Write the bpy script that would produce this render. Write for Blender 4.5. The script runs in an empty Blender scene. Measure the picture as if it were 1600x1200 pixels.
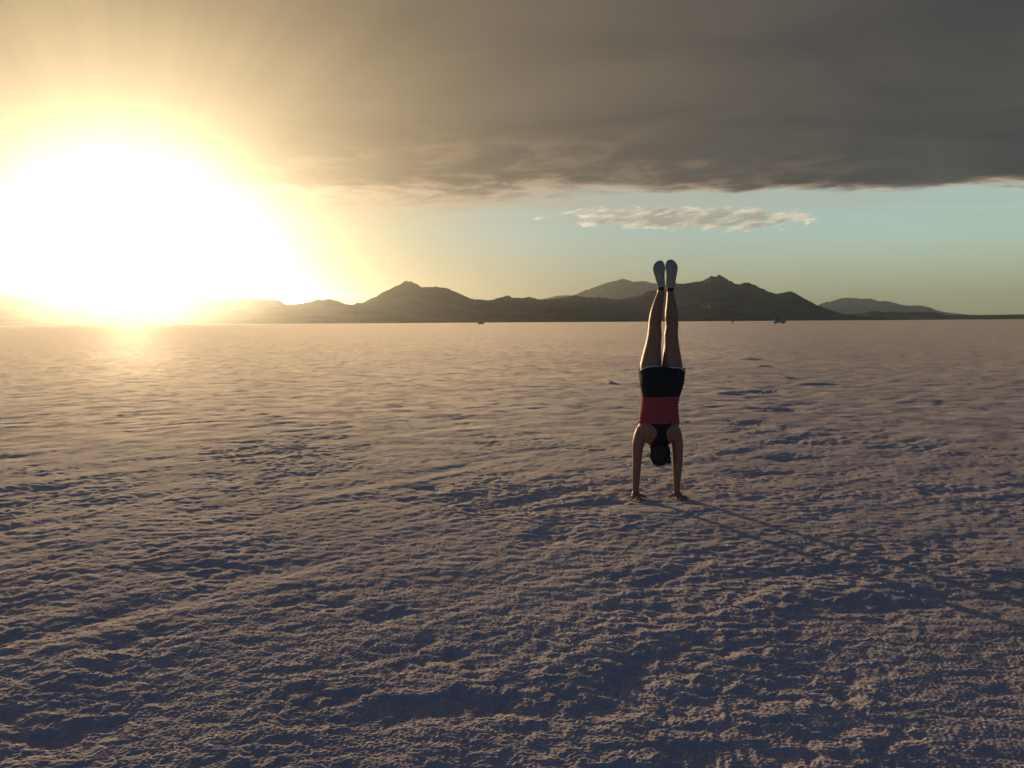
import bpy, bmesh, math, random
import numpy as np
from mathutils import Vector, Matrix
from mathutils.bvhtree import BVHTree

random.seed(7)
rng = np.random.default_rng(11)
R = math.radians
scene = bpy.context.scene
COL = scene.collection

# ------------------------------------------------------------------ camera
FPX = 1256.0                      # focal length in photo pixels (1600 wide)
CAM_H = 1.49
PITCH, ROLL = R(4.40), R(-0.354)
CAM_M = (Matrix.Rotation(math.pi / 2 - PITCH, 3, 'X') @ Matrix.Rotation(ROLL, 3, 'Z'))
cam_d = bpy.data.cameras.new('camera')
cam = bpy.data.objects.new('camera', cam_d)
COL.objects.link(cam)
cam.location = (0, 0, CAM_H)
cam.rotation_euler = CAM_M.to_euler()
cam_d.sensor_width = 36.0
cam_d.lens = FPX / 1600 * 36
cam_d.clip_start = 0.05
cam_d.clip_end = 90000
scene.camera = cam


def ray(px, py):
    return (CAM_M @ Vector(((px - 800) / FPX, (600 - py) / FPX, -1.0))).normalized()


def az_tan(px, py):
    d = ray(px, py)
    return math.atan2(d.x, d.y), d.z / math.hypot(d.x, d.y)


D = 6.75                          # distance of the acrobat


def fig(px, py, y=D):
    d = ray(px, py)
    t = y / d.y
    return d.x * t, CAM_H + d.z * t


SUN = ray(200, 393)
SUN_AZ, SUN_EL = math.atan2(SUN.x, SUN.y), math.asin(SUN.z)


# ------------------------------------------------------------------ helpers
def tag(o, label=None, cat=None, group=None, kind=None):
    if label: o['label'] = label
    if cat: o['category'] = cat
    if group: o['group'] = group
    if kind: o['kind'] = kind
    return o


def link(name, me, mat=None, parent=None, smooth=True):
    o = bpy.data.objects.new(name, me)
    COL.objects.link(o)
    if mat is not None:
        me.materials.clear()
        me.materials.append(mat)
    if parent is not None:
        o.parent = parent
    if smooth and len(me.polygons):
        me.polygons.foreach_set('use_smooth', [True] * len(me.polygons))
    return o


def from_np(name, co, faces):
    me = bpy.data.meshes.new(name)
    me.vertices.add(len(co))
    me.vertices.foreach_set('co', np.asarray(co, np.float32).ravel())
    nf = len(faces)
    k = faces.shape[1]
    me.loops.add(nf * k)
    me.loops.foreach_set('vertex_index', faces.astype(np.int32).ravel())
    me.polygons.add(nf)
    me.polygons.foreach_set('loop_start', np.arange(0, nf * k, k, dtype=np.int32))
    me.polygons.foreach_set('loop_total', np.full(nf, k, np.int32))
    me.update(calc_edges=True)
    return me


def grid_faces(nr, nc, close=False):
    i = np.arange(nr - 1)[:, None]
    j = np.arange(nc if close else nc - 1)[None, :]
    j2 = (j + 1) % nc
    return np.stack([i * nc + j, i * nc + j2, (i + 1) * nc + j2, (i + 1) * nc + j], -1).reshape(-1, 4)


class Shape:
    """collects closed shells into one mesh"""
    def __init__(s):
        s.v, s.f = [], []

    def rings(s, rings, cap=True, closed=False):
        n = len(rings[0])
        b = len(s.v)
        for r in rings:
            s.v += [tuple(p) for p in r]
        m = len(rings)
        for i in range(m if closed else m - 1):
            for j in range(n):
                k = (j + 1) % n
                i2 = (i + 1) % m
                s.f.append((b + i * n + j, b + i * n + k, b + i2 * n + k, b + i2 * n + j))
        if cap and not closed:
            for i, rev in ((0, True), (m - 1, False)):
                c = np.mean(np.array(rings[i], float), 0)
                s.v.append(tuple(c))
                ci = len(s.v) - 1
                for j in range(n):
                    k = (j + 1) % n
                    a, e = b + i * n + j, b + i * n + k
                    s.f.append((e, a, ci) if rev else (a, e, ci))
        return s

    def ellipsoid(s, c, r, nu=20, nv=14, rot=None):
        rs = []
        for i in range(1, nv):
            t = math.pi * i / nv
            ring = []
            for j in range(nu):
                p = 2 * math.pi * j / nu
                v = Vector((r[0] * math.sin(t) * math.cos(p), r[1] * math.sin(t) * math.sin(p), -r[2] * math.cos(t)))
                if rot: v = rot @ v
                ring.append(Vector(c) + v)
            rs.append(ring)
        return s.rings(rs)

    def tube(s, pts, rad, n=16, up=(0, 0, 1), round_ends=True):
        pts = [Vector(p) for p in pts]
        rad = [(q, q) if not isinstance(q, tuple) else q for q in rad]
        rs = []
        N = len(pts)
        for i, p in enumerate(pts):
            d = (pts[min(i + 1, N - 1)] - pts[max(i - 1, 0)]).normalized()
            u = Vector(up)
            sx = d.cross(u)
            if sx.length < 1e-3: sx = d.cross(Vector((1, 0, 0)))
            sx.normalize()
            sy = sx.cross(d).normalized()
            a, bb = rad[i]
            def mk(off, k):
                return [p + d * off + sx * (a * k * math.cos(2 * math.pi * j / n)) + sy * (bb * k * math.sin(2 * math.pi * j / n)) for j in range(n)]
            if i == 0 and round_ends:
                for k, o in ((.35, -.93), (.75, -.66)): rs.append(mk(o * min(a, bb), k))
            rs.append(mk(0, 1))
            if i == N - 1 and round_ends:
                for k, o in ((.75, .66), (.35, .93)): rs.append(mk(o * min(a, bb), k))
        return s.rings(rs)

    def box(s, c, h, rotz=0):
        b = len(s.v)
        M = Matrix.Rotation(rotz, 3, 'Z')
        for sx in (-1, 1):
            for sy in (-1, 1):
                for sz in (-1, 1):
                    s.v.append(tuple(Vector(c) + M @ Vector((sx * h[0], sy * h[1], sz * h[2]))))
        for q in ((0, 1, 3, 2), (4, 6, 7, 5), (0, 4, 5, 1), (2, 3, 7, 6), (0, 2, 6, 4), (1, 5, 7, 3)):
            s.f.append(tuple(b + k for k in q))
        return s

    def mesh(s, name='m'):
        me = bpy.data.meshes.new(name)
        me.from_pydata(s.v, [], s.f)
        bm = bmesh.new()
        bm.from_mesh(me)
        bmesh.ops.recalc_face_normals(bm, faces=bm.faces)
        bm.to_mesh(me)
        bm.free()
        return me


def remeshed(me, voxel, smooth=4, factor=.5):
    """one continuous skin from overlapping closed shells"""
    o = bpy.data.objects.new('tmp', me)
    COL.objects.link(o)
    m = o.modifiers.new('r', 'REMESH'); m.mode = 'VOXEL'; m.voxel_size = voxel
    s = o.modifiers.new('s', 'SMOOTH'); s.factor = factor; s.iterations = smooth
    dg = bpy.context.evaluated_depsgraph_get()
    dg.update()
    out = bpy.data.meshes.new_from_object(o.evaluated_get(dg), depsgraph=dg)
    bpy.data.objects.remove(o)
    return out


# ---- 2-D gradient noise in numpy
_perm = rng.permutation(512).astype(np.int64)
_ga = rng.random(512) * 2 * np.pi
_gx, _gy = np.cos(_ga), np.sin(_ga)


def perlin(x, y, seed=0):
    xi = np.floor(x).astype(np.int64); yi = np.floor(y).astype(np.int64)
    fx = x - xi; fy = y - yi
    u = fx * fx * fx * (fx * (fx * 6 - 15) + 10)
    v = fy * fy * fy * (fy * (fy * 6 - 15) + 10)

    def g(a, b, dx, dy):
        h = _perm[(_perm[(a + seed * 37) & 511] + b) & 511]
        return _gx[h] * dx + _gy[h] * dy
    n00 = g(xi, yi, fx, fy); n10 = g(xi + 1, yi, fx - 1, fy)
    n01 = g(xi, yi + 1, fx, fy - 1); n11 = g(xi + 1, yi + 1, fx - 1, fy - 1)
    return ((n00 * (1 - u) + n10 * u) * (1 - v) + (n01 * (1 - u) + n11 * u) * v) * 1.5


def sstep(a, b, x):
    t = np.clip((x - a) / (b - a), 0, 1)
    return t * t * (3 - 2 * t)


# ------------------------------------------------------------------ materials
def mat(name):
    m = bpy.data.materials.new(name)
    m.use_nodes = True
    nt = m.node_tree
    return m, nt, nt.nodes['Principled BSDF']


def simple(name, col, rough=.6, noise=.15, scale=30., bump=0., metal=0., spec=.5):
    m, nt, p = mat(name)
    tc = nt.nodes.new('ShaderNodeTexCoord')
    n = nt.nodes.new('ShaderNodeTexNoise')
    n.inputs['Scale'].default_value = scale
    n.inputs['Detail'].default_value = 5
    nt.links.new(tc.outputs['Object'], n.inputs['Vector'])
    r = nt.nodes.new('ShaderNodeValToRGB')
    c = Vector(col)
    r.color_ramp.elements[0].color = (*(c * (1 - noise)), 1)
    r.color_ramp.elements[1].color = (*(c * (1 + noise)), 1)
    r.color_ramp.elements[0].position = .3
    r.color_ramp.elements[1].position = .7
    nt.links.new(n.outputs['Fac'], r.inputs['Fac'])
    nt.links.new(r.outputs['Color'], p.inputs['Base Color'])
    p.inputs['Roughness'].default_value = rough
    p.inputs['Metallic'].default_value = metal
    p.inputs['Specular IOR Level'].default_value = spec
    if bump:
        b = nt.nodes.new('ShaderNodeBump')
        b.inputs['Strength'].default_value = .6
        b.inputs['Distance'].default_value = bump
        nt.links.new(n.outputs['Fac'], b.inputs['Height'])
        nt.links.new(b.outputs['Normal'], p.inputs['Normal'])
    return m


def salt_material():
    m, nt, p = mat('salt_crust')
    N, L = nt.nodes, nt.links
    geo = N.new('ShaderNodeNewGeometry')

    def noise(scale, detail=4, rough=.55, vec=None):
        n = N.new('ShaderNodeTexNoise')
        n.inputs['Scale'].default_value = scale
        n.inputs['Detail'].default_value = detail
        n.inputs['Roughness'].default_value = rough
        L.new(vec or geo.outputs['Position'], n.inputs['Vector'])
        return n
    patch = noise(.35, 5, .6)
    ramp = N.new('ShaderNodeValToRGB')
    e = ramp.color_ramp.elements
    e[0].position, e[0].color = .3, (*SALT_DIRTY, 1)
    e[1].position, e[1].color = .68, (*SALT_CLEAN, 1)
    L.new(patch.outputs['Fac'], ramp.inputs['Fac'])
    L.new(ramp.outputs['Color'], p.inputs['Base Color'])
    rgh = noise(60, 3)
    mr = N.new('ShaderNodeMapRange')
    mr.inputs['From Min'].default_value = .3; mr.inputs['From Max'].default_value = .7
    mr.inputs['To Min'].default_value = SALT_ROUGH - .1; mr.inputs['To Max'].default_value = SALT_ROUGH + .1
    L.new(rgh.outputs['Fac'], mr.inputs['Value'])
    L.new(mr.outputs['Result'], p.inputs['Roughness'])
    p.inputs['Specular IOR Level'].default_value = SALT_SPEC
    # sun glare painted into the salt: extra coat and warm sheen sunward
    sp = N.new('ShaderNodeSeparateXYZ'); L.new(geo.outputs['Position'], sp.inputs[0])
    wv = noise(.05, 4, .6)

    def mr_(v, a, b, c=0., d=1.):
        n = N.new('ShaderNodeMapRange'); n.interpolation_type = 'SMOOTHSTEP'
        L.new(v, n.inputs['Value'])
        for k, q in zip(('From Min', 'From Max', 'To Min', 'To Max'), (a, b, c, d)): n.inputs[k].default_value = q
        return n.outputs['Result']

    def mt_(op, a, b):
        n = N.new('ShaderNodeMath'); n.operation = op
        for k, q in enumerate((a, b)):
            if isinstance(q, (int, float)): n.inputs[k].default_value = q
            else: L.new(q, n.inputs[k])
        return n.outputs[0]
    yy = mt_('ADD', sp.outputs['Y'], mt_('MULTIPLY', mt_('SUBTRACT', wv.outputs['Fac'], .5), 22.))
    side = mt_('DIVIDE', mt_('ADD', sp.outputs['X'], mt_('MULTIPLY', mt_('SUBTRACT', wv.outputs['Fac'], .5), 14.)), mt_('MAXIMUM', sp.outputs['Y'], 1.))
    glare_coat = mt_('MULTIPLY', mr_(yy, 3., 40.), mr_(side, .35, -.3))
    L.new(mt_('MULTIPLY', glare_coat, COAT), p.inputs['Coat Weight'])
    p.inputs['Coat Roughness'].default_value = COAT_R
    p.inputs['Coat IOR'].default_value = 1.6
    glare_sheen = mt_('MULTIPLY', mr_(yy, -4., 18.), mr_(side, .4, -.28))  # wider mask; added sheen paints the golden glow on the ground
    L.new(mt_('ADD', SHEEN, mt_('MULTIPLY', glare_sheen, .85)), p.inputs['Sheen Weight'])
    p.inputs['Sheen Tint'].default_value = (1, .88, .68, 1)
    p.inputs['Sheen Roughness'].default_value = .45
    # crystal grain close by, crust ripple far away
    grain = noise(95, 3, .6)
    b1 = N.new('ShaderNodeBump'); b1.inputs['Strength'].default_value = .75; b1.inputs['Distance'].default_value = .0035
    L.new(grain.outputs['Fac'], b1.inputs['Height'])
    # crust facets too far off for the mesh to carry: tilt the normal directly
    lump = noise(2.4, 8, .84)
    far = N.new('ShaderNodeVectorMath'); far.operation = 'LENGTH'
    L.new(geo.outputs['Position'], far.inputs[0])
    fm = N.new('ShaderNodeMapRange')
    fm.inputs['From Min'].default_value = 4; fm.inputs['From Max'].default_value = 14
    fm.inputs['To Min'].default_value = 0; fm.inputs['To Max'].default_value = FAR_BUMP
    L.new(far.outputs['Value'], fm.inputs['Value'])
    sub = N.new('ShaderNodeVectorMath'); sub.operation = 'SUBTRACT'
    L.new(lump.outputs['Color'], sub.inputs[0]); sub.inputs[1].default_value = (.5, .5, .5)
    flat = N.new('ShaderNodeVectorMath'); flat.operation = 'MULTIPLY'
    L.new(sub.outputs[0], flat.inputs[0]); flat.inputs[1].default_value = (1, 1, 0)
    sc_ = N.new('ShaderNodeVectorMath'); sc_.operation = 'SCALE'
    L.new(flat.outputs[0], sc_.inputs[0]); L.new(fm.outputs['Result'], sc_.inputs['Scale'])
    ad = N.new('ShaderNodeVectorMath'); ad.operation = 'ADD'
    L.new(b1.outputs['Normal'], ad.inputs[0]); L.new(sc_.outputs[0], ad.inputs[1])
    nn = N.new('ShaderNodeVectorMath'); nn.operation = 'NORMALIZE'
    L.new(ad.outputs[0], nn.inputs[0])
    L.new(nn.outputs[0], p.inputs['Normal'])
    L.new(nn.outputs[0], p.inputs['Coat Normal'])
    return m


SALT_CLEAN, SALT_DIRTY = (.58, .52, .575), (.47, .415, .465)
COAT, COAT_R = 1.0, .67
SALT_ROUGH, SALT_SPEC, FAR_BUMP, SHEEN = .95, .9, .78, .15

M_skin = simple('skin', (.34, .15, .092), .5, .08, 40)
M_red = simple('red_jersey', (.41, .064, .064), .85, .12, 60, .001)
M_black = simple('black_fabric', (.022, .019, .02), .85, .2, 60, .001)
M_strap = simple('black_elastic', (.016, .013, .012), .9, .2, 80)
M_trim = simple('white_piping', (.62, .58, .55), .7, .05)
M_hair = simple('dark_brown_hair', (.026, .015, .010), .6, .3, 120, .002)
M_sole = simple('grey_rubber', (.44, .37, .285), .8, .14, 45, .002)
M_upper = simple('charcoal_mesh', (.055, .052, .05), .8, .2, 90, .001)

# ------------------------------------------------------------------ ground
RELIEF = .70
HANDS = [(fig(993, 776)[0], D - .05), (fig(1057, 776)[0], D - .05)]


def ground_height(x, y, r, dr=None):
    if dr is None: dr = np.zeros_like(r)
    dr = np.maximum(dr, r * .0012)
    h = np.zeros_like(x)

    def fade(lam): return np.clip(lam / (1.5 * dr) - .5, 0, 1)
    # slow swell and dim wind-drift grain running up to the right
    c, s = math.cos(R(58)), math.sin(R(58))
    u, v = x * s + y * c, -x * c + y * s          # u along the grain
    wx = perlin(x * .9, y * .9, 21) * .35
    wy = perlin(x * .9, y * .9, 22) * .35
    h += .010 * perlin(x / 3.1, y / 3.1, 1) * fade(3.1)
    h += .0075 * perlin(u / 1.9 + wx, v / .85 + wy, 2) * fade(.85)
    patch = np.clip(.85 + 1.2 * perlin(x / 1.9, y / 1.9, 9) + .6 * perlin(x / .5, y / .5, 10), .65, 1.5)
    a = perlin(u / .62 + wx, v / .36 + wy, 3)
    h += .0125 * (a - .35 * np.abs(a)) * fade(.36) * patch
    b = perlin((u + wx * .3) / .26, (v + wy * .3) / .16, 4)
    h += .0098 * (b * .55 + .35 * (.4 - np.abs(b))) * fade(.17) * patch
    sx, sy = x + .03 * perlin(x / .1, y / .1, 23), y + .03 * perlin(x / .1, y / .1, 24)
    h += .0078 * perlin(sx / .085, sy / .07, 5) * fade(.08) * patch
    h += .0056 * (.4 - np.abs(perlin(sx / .046, sy / .042, 6))) * fade(.045) * patch
    h += .0038 * (.35 - np.abs(perlin(x / .027, y / .025, 7))) * fade(.024)
    h += .0028 * perlin(x / .013, y / .013, 8) * fade(.012)
    # old tyre tracks, shallow ruts
    for (x0, y0, ang, wdt, dep) in ((-1.2, 5.1, 40, .13, .011), (-2.3, 6.2, 40, .13, .010), (3.2, 6.8, 82, .15, .010), (.2, 3.9, 63, .2, .009), (-4, 8.5, 48, .2, .012)):
        dx, dy = math.sin(R(ang)), math.cos(R(ang))
        dd = (x - x0) * dy - (y - y0) * dx + .12 * perlin(x * .5, y * .5, 12) + .05 * perlin(x * 2, y * 2, 13)
        brk = np.clip(.55 + 1.2 * perlin(x * .6, y * .6, 14), 0, 1)
        h -= dep * brk * np.exp(-(dd / wdt) ** 2) * fade(.4)
        h += dep * .5 * brk * np.exp(-((dd - 1.9 * wdt) / (wdt * .7)) ** 2) * fade(.4)
    # footprints, pock marks and lifted crust edges
    for (px, py, w, dep) in PITS:
        d = ray(px, py); t = -CAM_H / d.z
        gx, gy = d.x * t, d.y * t
        ox = x - gx + w * (.9 * perlin(x / w * .8, y / w * .8, 17) + .35 * perlin(x / .06, y / .06, 18))
        oy = y - gy + w * (.9 * perlin(x / w * .8, y / w * .8, 19) + .35 * perlin(x / .06, y / .06, 20))
        q = (ox / w) ** 2 + (oy / (w * .7)) ** 2
        h -= 1.25 * dep * np.exp(-q)
    for (px, py, hw, ht) in LIPS:
        d = ray(px, py); t = -CAM_H / d.z
        gx, gy = d.x * t, d.y * t
        ex = np.clip(1 - ((x - gx) / hw) ** 2, 0, 1)
        yy = y - gy - .06 * perlin(x * 1.3, y * 0 + 3.3, 15)
        h += ht * ex * sstep(-.02, .03, yy) * (1 - sstep(.1, 1.6, yy))
    h *= RELIEF
    # level under the hands
    for hx, hy in HANDS:
        q = np.hypot(x - hx, y - hy)
        h = h * sstep(.06, .22, q) * 1.0
    return h


PITS = [(672, 764, .14, .03), (634, 781, .06, .02), (1010, 950, .17, .02), (700, 1030, .16, .022), (610, 960, .13, .016),
        (1100, 870, .15, .018), (480, 940, .16, .018), (210, 995, .13, .02), (1230, 690, .34, .04), (1215, 640, .42, .05), (1180, 660, .3, .035), (1240, 715, .22, .03), (1185, 612, .4, .05),
        (1195, 740, .25, .03), (1450, 930, .15, .016), (960, 905, .12, .015), (1130, 1010, .12, .014), (60, 1160, .14, .018),
        (330, 890, .18, .015), (760, 1100, .13, .02), (1320, 1080, .13, .014), (520, 1090, .12, .015), (860, 840, .2, .018)]
LIPS = [(1172, 562, .45, .09), (1278, 601, .5, .06), (955, 600, .09, .05), (1193, 573, .3, .05), (1232, 591, .16, .05), (1240, 552, .2, .06), (1140, 616, .3, .05)]


def build_ground():
    nr, nc = 1250, 1700
    inv = np.linspace(1 / 2.25, 1 / 420., nr)
    rad = 1 / inv
    fine = np.linspace(R(-50), R(50), nc)
    coarse = np.linspace(R(50), R(310), 66)[1:-1]
    az = np.concatenate([fine, coarse])
    far = np.array([520, 700, 1000, 1600, 3000, 7000, 15000, 26000.])
    rr = np.concatenate([np.array([.2, .5]), np.linspace(.8, 2.24, 90), rad, far])
    nA = len(az)
    dr = np.gradient(rr)
    rg = np.repeat(rr[:, None], nA, 1)
    x = rg * np.sin(az)[None]
    y = rg * np.cos(az)[None]
    drg = np.repeat(dr[:, None], nA, 1)
    h = ground_height(x, y, rg, drg)
    am = np.abs((az + np.pi) % (2 * np.pi) - np.pi)
    side = 1 - sstep(R(48), R(54), am)
    h *= side[None]
    h[rg > 420] = 0
    h *= (1 - sstep(250, 420, rg))
    h *= sstep(.5, 1.2, rg)
    co = np.stack([x, y, h], -1).reshape(-1, 3)
    f = grid_faces(len(rr), nA, close=True)[:, ::-1]
    co = np.vstack([co, [[0, 0, 0]]])
    ci = len(co) - 1
    j = np.arange(nA)
    cap = np.stack([j, (j + 1) % nA, np.full(nA, ci), np.full(nA, ci)], -1)
    me = from_np('salt_flat', co, f)
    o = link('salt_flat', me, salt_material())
    tag(o, 'pinkish white salt flat with a rough lumpy crust', 'ground', kind='structure')
    # the small patch right under the viewer
    me2 = bpy.data.meshes.new('p')
    return o


ground = build_ground()
M_track = None

# ------------------------------------------------------------------ mountains
NEAR = [(-900, 494), (-700, 482), (-520, 476), (-400, 468), (-300, 473), (-180, 462), (-90, 468), (0, 460), (90, 466), (160, 458), (230, 464), (300, 459), (350, 466),
        (402, 466.4), (429, 468.3), (436, 468.3), (446, 475.5), (457, 476), (471, 473.8), (484, 471.9), (498, 467.8), (504, 468.9), (515, 467), (526, 469.7), (539, 474.6), (548, 476), (553, 476), (557, 473), (567, 473), (578, 467), (589, 462.8), (597, 456.8), (608, 452.6), (619, 446.6), (627, 443.3), (632, 439.7), (644, 439.7), (651, 444), (659, 448.8), (671, 448.2), (684, 448.2), (699, 450.2), (707, 454), (721, 460), (735, 466.4), (743, 468), (751, 467.5), (761, 469.4), (770, 468.6), (777, 465.5), (787, 463.6), (794, 461.4), (801, 465.5), (808, 464.9), (816, 465.8), (829, 463.9), (841, 467.8), (855, 467.8), (871, 465.6), (885, 464.2), (899, 461.4), (915, 464.5), (937, 464.5), (948, 466), (962, 468), (976, 466.4), (984, 465), (992, 463.2), (999, 460.8), (1005, 458), (1011, 455.4), (1019, 454), (1026, 453), (1040, 447.5), (1053, 442.7), (1056, 442.2), (1064, 443.6), (1075, 442.2), (1091, 439.7), (1098, 438.9), (1104, 435.3), (1111, 430.9), (1115, 432), (1119, 431.5), (1123, 429.3), (1130, 432), (1137, 436.7), (1148, 443), (1155, 444), (1168, 441), (1177, 444.4), (1190, 450.7), (1204, 456.8), (1215, 459.2), (1226, 456.8), (1234, 454.6), (1239, 456.2), (1250, 462.5), (1277, 477), (1300, 485), (1318, 490.6), (1350, 494.5), (1400, 497.5), (1440, 499.6)]
FARPEAK = [(800, 480), (825, 474), (841, 468.3), (859, 465), (866, 462.8), (880, 461), (891, 461.7), (900, 460), (913, 453.5), (921, 452), (932, 447.7), (946, 442.2), (962, 438.9), (972, 435), (979, 437), (990, 440.5), (1005, 439), (1020, 442.2), (1034, 444), (1060, 449), (1110, 456), (1170, 468), (1230, 485), (1270, 498)]
FARRIGHT = [(1200, 490), (1240, 487), (1265, 481), (1277, 477), (1292, 471), (1296, 472), (1310, 467), (1322, 465), (1340, 466), (1350, 467), (1360, 466), (1372, 470.5), (1380, 470), (1392, 471.5), (1407, 475.8), (1420, 478), (1430, 477), (1442, 477.5), (1452, 480), (1462, 484.3), (1475, 487.5), (1490, 489.5), (1510, 491.3), (1560, 493.5), (1620, 497)]
FOOT = [(1240, 497), (1280, 493.5), (1315, 491.2), (1347, 490), (1362, 486), (1372, 486), (1382, 488.8), (1395, 486.5), (1415, 488.8), (1420, 487), (1437, 487.5), (1452, 486.3), (1465, 489), (1477, 492.5), (1512, 492.5), (1550, 491.8), (1600, 491), (1700, 489.5), (1850, 484), (2000, 486), (2300, 480), (2700, 488)]


def mountain_mat(name, col):
    m, nt, p = mat(name)
    geo = nt.nodes.new('ShaderNodeNewGeometry')
    n = nt.nodes.new('ShaderNodeTexNoise')
    n.inputs['Scale'].default_value = .004
    n.inputs['Detail'].default_value = 8
    nt.links.new(geo.outputs['Position'], n.inputs['Vector'])
    r = nt.nodes.new('ShaderNodeValToRGB')
    c = Vector(col)
    r.color_ramp.elements[0].position = .35; r.color_ramp.elements[0].color = (*(c * .6), 1)
    r.color_ramp.elements[1].position = .68; r.color_ramp.elements[1].color = (*(c * 1.35), 1)
    nt.links.new(n.outputs['Fac'], r.inputs['Fac'])
    nt.links.new(r.outputs['Color'], p.inputs['Base Color'])
    p.inputs['Roughness'].default_value = .95
    p.inputs['Specular IOR Level'].default_value = .1
    return m


def mountain(prof, dist, width, col, seed, label, rough=1.):
    A = np.array([az_tan(px, py) for px, py in prof])
    az = np.linspace(A[0, 0], A[-1, 0], 1500 if len(prof) > 60 else 700)
    te = np.interp(az, A[:, 0], A[:, 1])
    # fine ridge serration
    ker = np.hanning(41); ker /= ker.sum()
    te_s = np.convolve(np.pad(te, 20, 'edge'), ker, 'valid')
    te = te * (1 + .02 * rough * perlin(az * 220, az * 0 + seed, seed) + .012 * rough * perlin(az * 620, az * 0 + seed, seed + 1))
    edge = np.clip(np.minimum(az - az[0], az[-1] - az) / .02, 0, 1)
    Rd = dist * (1 + .05 * perlin(az * 6, az * 0 + 1.7, seed + 2))
    H = np.maximum(te * Rd + CAM_H, 1.)
    H = H * edge
    Hs = np.maximum(te_s * Rd + CAM_H, 1.) * edge
    Hs = np.minimum(Hs, H * 1.02)
    kv = np.hanning(241); kv /= kv.sum()
    Hv = np.minimum(np.convolve(np.pad(Hs, 120, 'edge'), kv, 'valid'), H * 1.5)
    t1 = np.linspace(0, 1, 44)
    rows = []
    hmax = H.max()
    for t in t1:                                   # front slope up to the crest
        r = Rd - width * (1 - t) * (.45 + .55 * H / hmax)
        azt = az + (1 - t) ** 1.2 * .022 * perlin(az * 9, az * 0 + .4, seed + 6)
        sx, sy = r * np.sin(azt), r * np.cos(azt)
        k = dist / 9000.
        g = 1 - np.abs(perlin(sx / (620 * k), sy / (500 * k), seed + 3)) * 1.3
        g2 = 1 - np.abs(perlin(sx / (230 * k), sy / (200 * k), seed + 4)) * 1.3
        base = .35 * t + .65 * t ** 2.1
        f = base * (1 - (1 - t) ** .6 * (.13 - .085 * g - .045 * g2))
        w1, w2 = t ** 16, t ** 6
        Ht = (Hv * (1 - w2) + Hs * w2) * (1 - w1) + H * w1
        rows.append(np.stack([sx, sy, np.minimum(f, base ** .8) * Ht - 4 * (1 - t)], -1))
    for t in np.linspace(.12, 1, 10):
        r = Rd + width * t
        rows.append(np.stack([r * np.sin(az), r * np.cos(az), H * (1 - t) ** 1.3 - 4 * t], -1))
    co = np.array(rows)
    me = from_np('mountain_range', co.reshape(-1, 3), grid_faces(co.shape[0], co.shape[1])[:, ::-1])
    o = link('mountain_range', me, mountain_mat('mountain_rock', col))
    tag(o, label, 'mountains', kind='structure')
    return o


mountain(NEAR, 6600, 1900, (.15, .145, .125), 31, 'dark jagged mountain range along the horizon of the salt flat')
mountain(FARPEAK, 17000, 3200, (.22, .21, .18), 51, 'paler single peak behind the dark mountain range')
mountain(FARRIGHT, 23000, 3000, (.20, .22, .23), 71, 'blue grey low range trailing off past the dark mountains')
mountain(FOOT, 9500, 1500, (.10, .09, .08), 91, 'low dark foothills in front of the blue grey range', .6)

# ------------------------------------------------------------------ the acrobat
NS = 28


def ring_px(py, xl, xr, b, cy=0., ex=2.0, grow=0., n=NS, y0=D):
    x0, z = fig(xl, py, y0); x1, _ = fig(xr, py, y0)
    cx, a = (x0 + x1) / 2, (x1 - x0) / 2 + grow
    b = b + grow
    pts = []
    for j in range(n):
        t = 2 * math.pi * j / n
        c, s = math.cos(t), math.sin(t)
        k = 2 / ex
        pts.append(Vector((cx + a * math.copysign(abs(c) ** k, c), y0 + cy + b * math.copysign(abs(s) ** k, s), z)))
    return pts


TORSO = [(574, 1008, 1059, .100, -.010), (582, 1000.5, 1066, .122, -.022), (592, 1000, 1066, .132, -.026), (604, 1001.5, 1064, .122, -.018),
         (618, 1003.2, 1060.6, .102, -.005), (632, 1002.8, 1058.2, .096, .0), (645, 1001, 1058.6, .102, .002), (658, 998.5, 1060.2, .110, .0),
         (668, 998, 1060.5, .112, -.003), (677, 999, 1059.5, .108, -.004), (685, 1003, 1055, .098, -.004), (692, 1010, 1048, .080, 0), (697, 1016, 1042, .06, .005)]
LEG_L = [(596, 1004, 1031, .085), (583, 1000.2, 1033, .092), (570, 1000, 1033.4, .092), (556, 1003.2, 1033, .088), (539, 1008, 1032.8, .078), (523, 1011.6, 1034, .066),
         (509, 1013.2, 1033, .060), (503, 1013.5, 1033.2, .060), (495, 1014.3, 1034.4, .062), (486, 1016, 1035.2, .061), (477, 1018.8, 1035.8, .054), (466, 1023, 1037.4, .046), (457, 1026.6, 1038.4, .040), (449, 1027.6, 1037, .040)]
LEG_R = [(596, 1036, 1063, .085), (583, 1034.6, 1066.2, .092), (570, 1034.8, 1066.2, .092), (556, 1035.5, 1063.8, .088), (539, 1037.5, 1060.6, .078), (523, 1037.6, 1059.2, .066),
         (509, 1040, 1059.6, .060), (503, 1039.6, 1059.8, .060), (495, 1038.6, 1059.8, .062), (486, 1039, 1058.6, .061), (477, 1040.2, 1056.8, .054), (466, 1041.4, 1054.2, .046), (457, 1042, 1053, .040), (449, 1041.8, 1051.6, .040)]
ARM_L = [(662, 999, 1012, .04), (670, 994, 1011, .052), (678, 991, 1010, .056), (685, 989.3, 1009, .055), (692, 988.3, 1007.6, .052), (700, 988, 1005.2, .047), (710, 988.3, 1003.8, .043), (720, 988.6, 1002.8, .040), (730, 988, 1001.7, .040), (738, 987.9, 1001, .040), (750, 988, 999.8, .036), (762, 988.4, 998.6, .030), (770, 988.8, 997.8, .026), (775.5, 988.6, 998.4, .027)]
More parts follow.
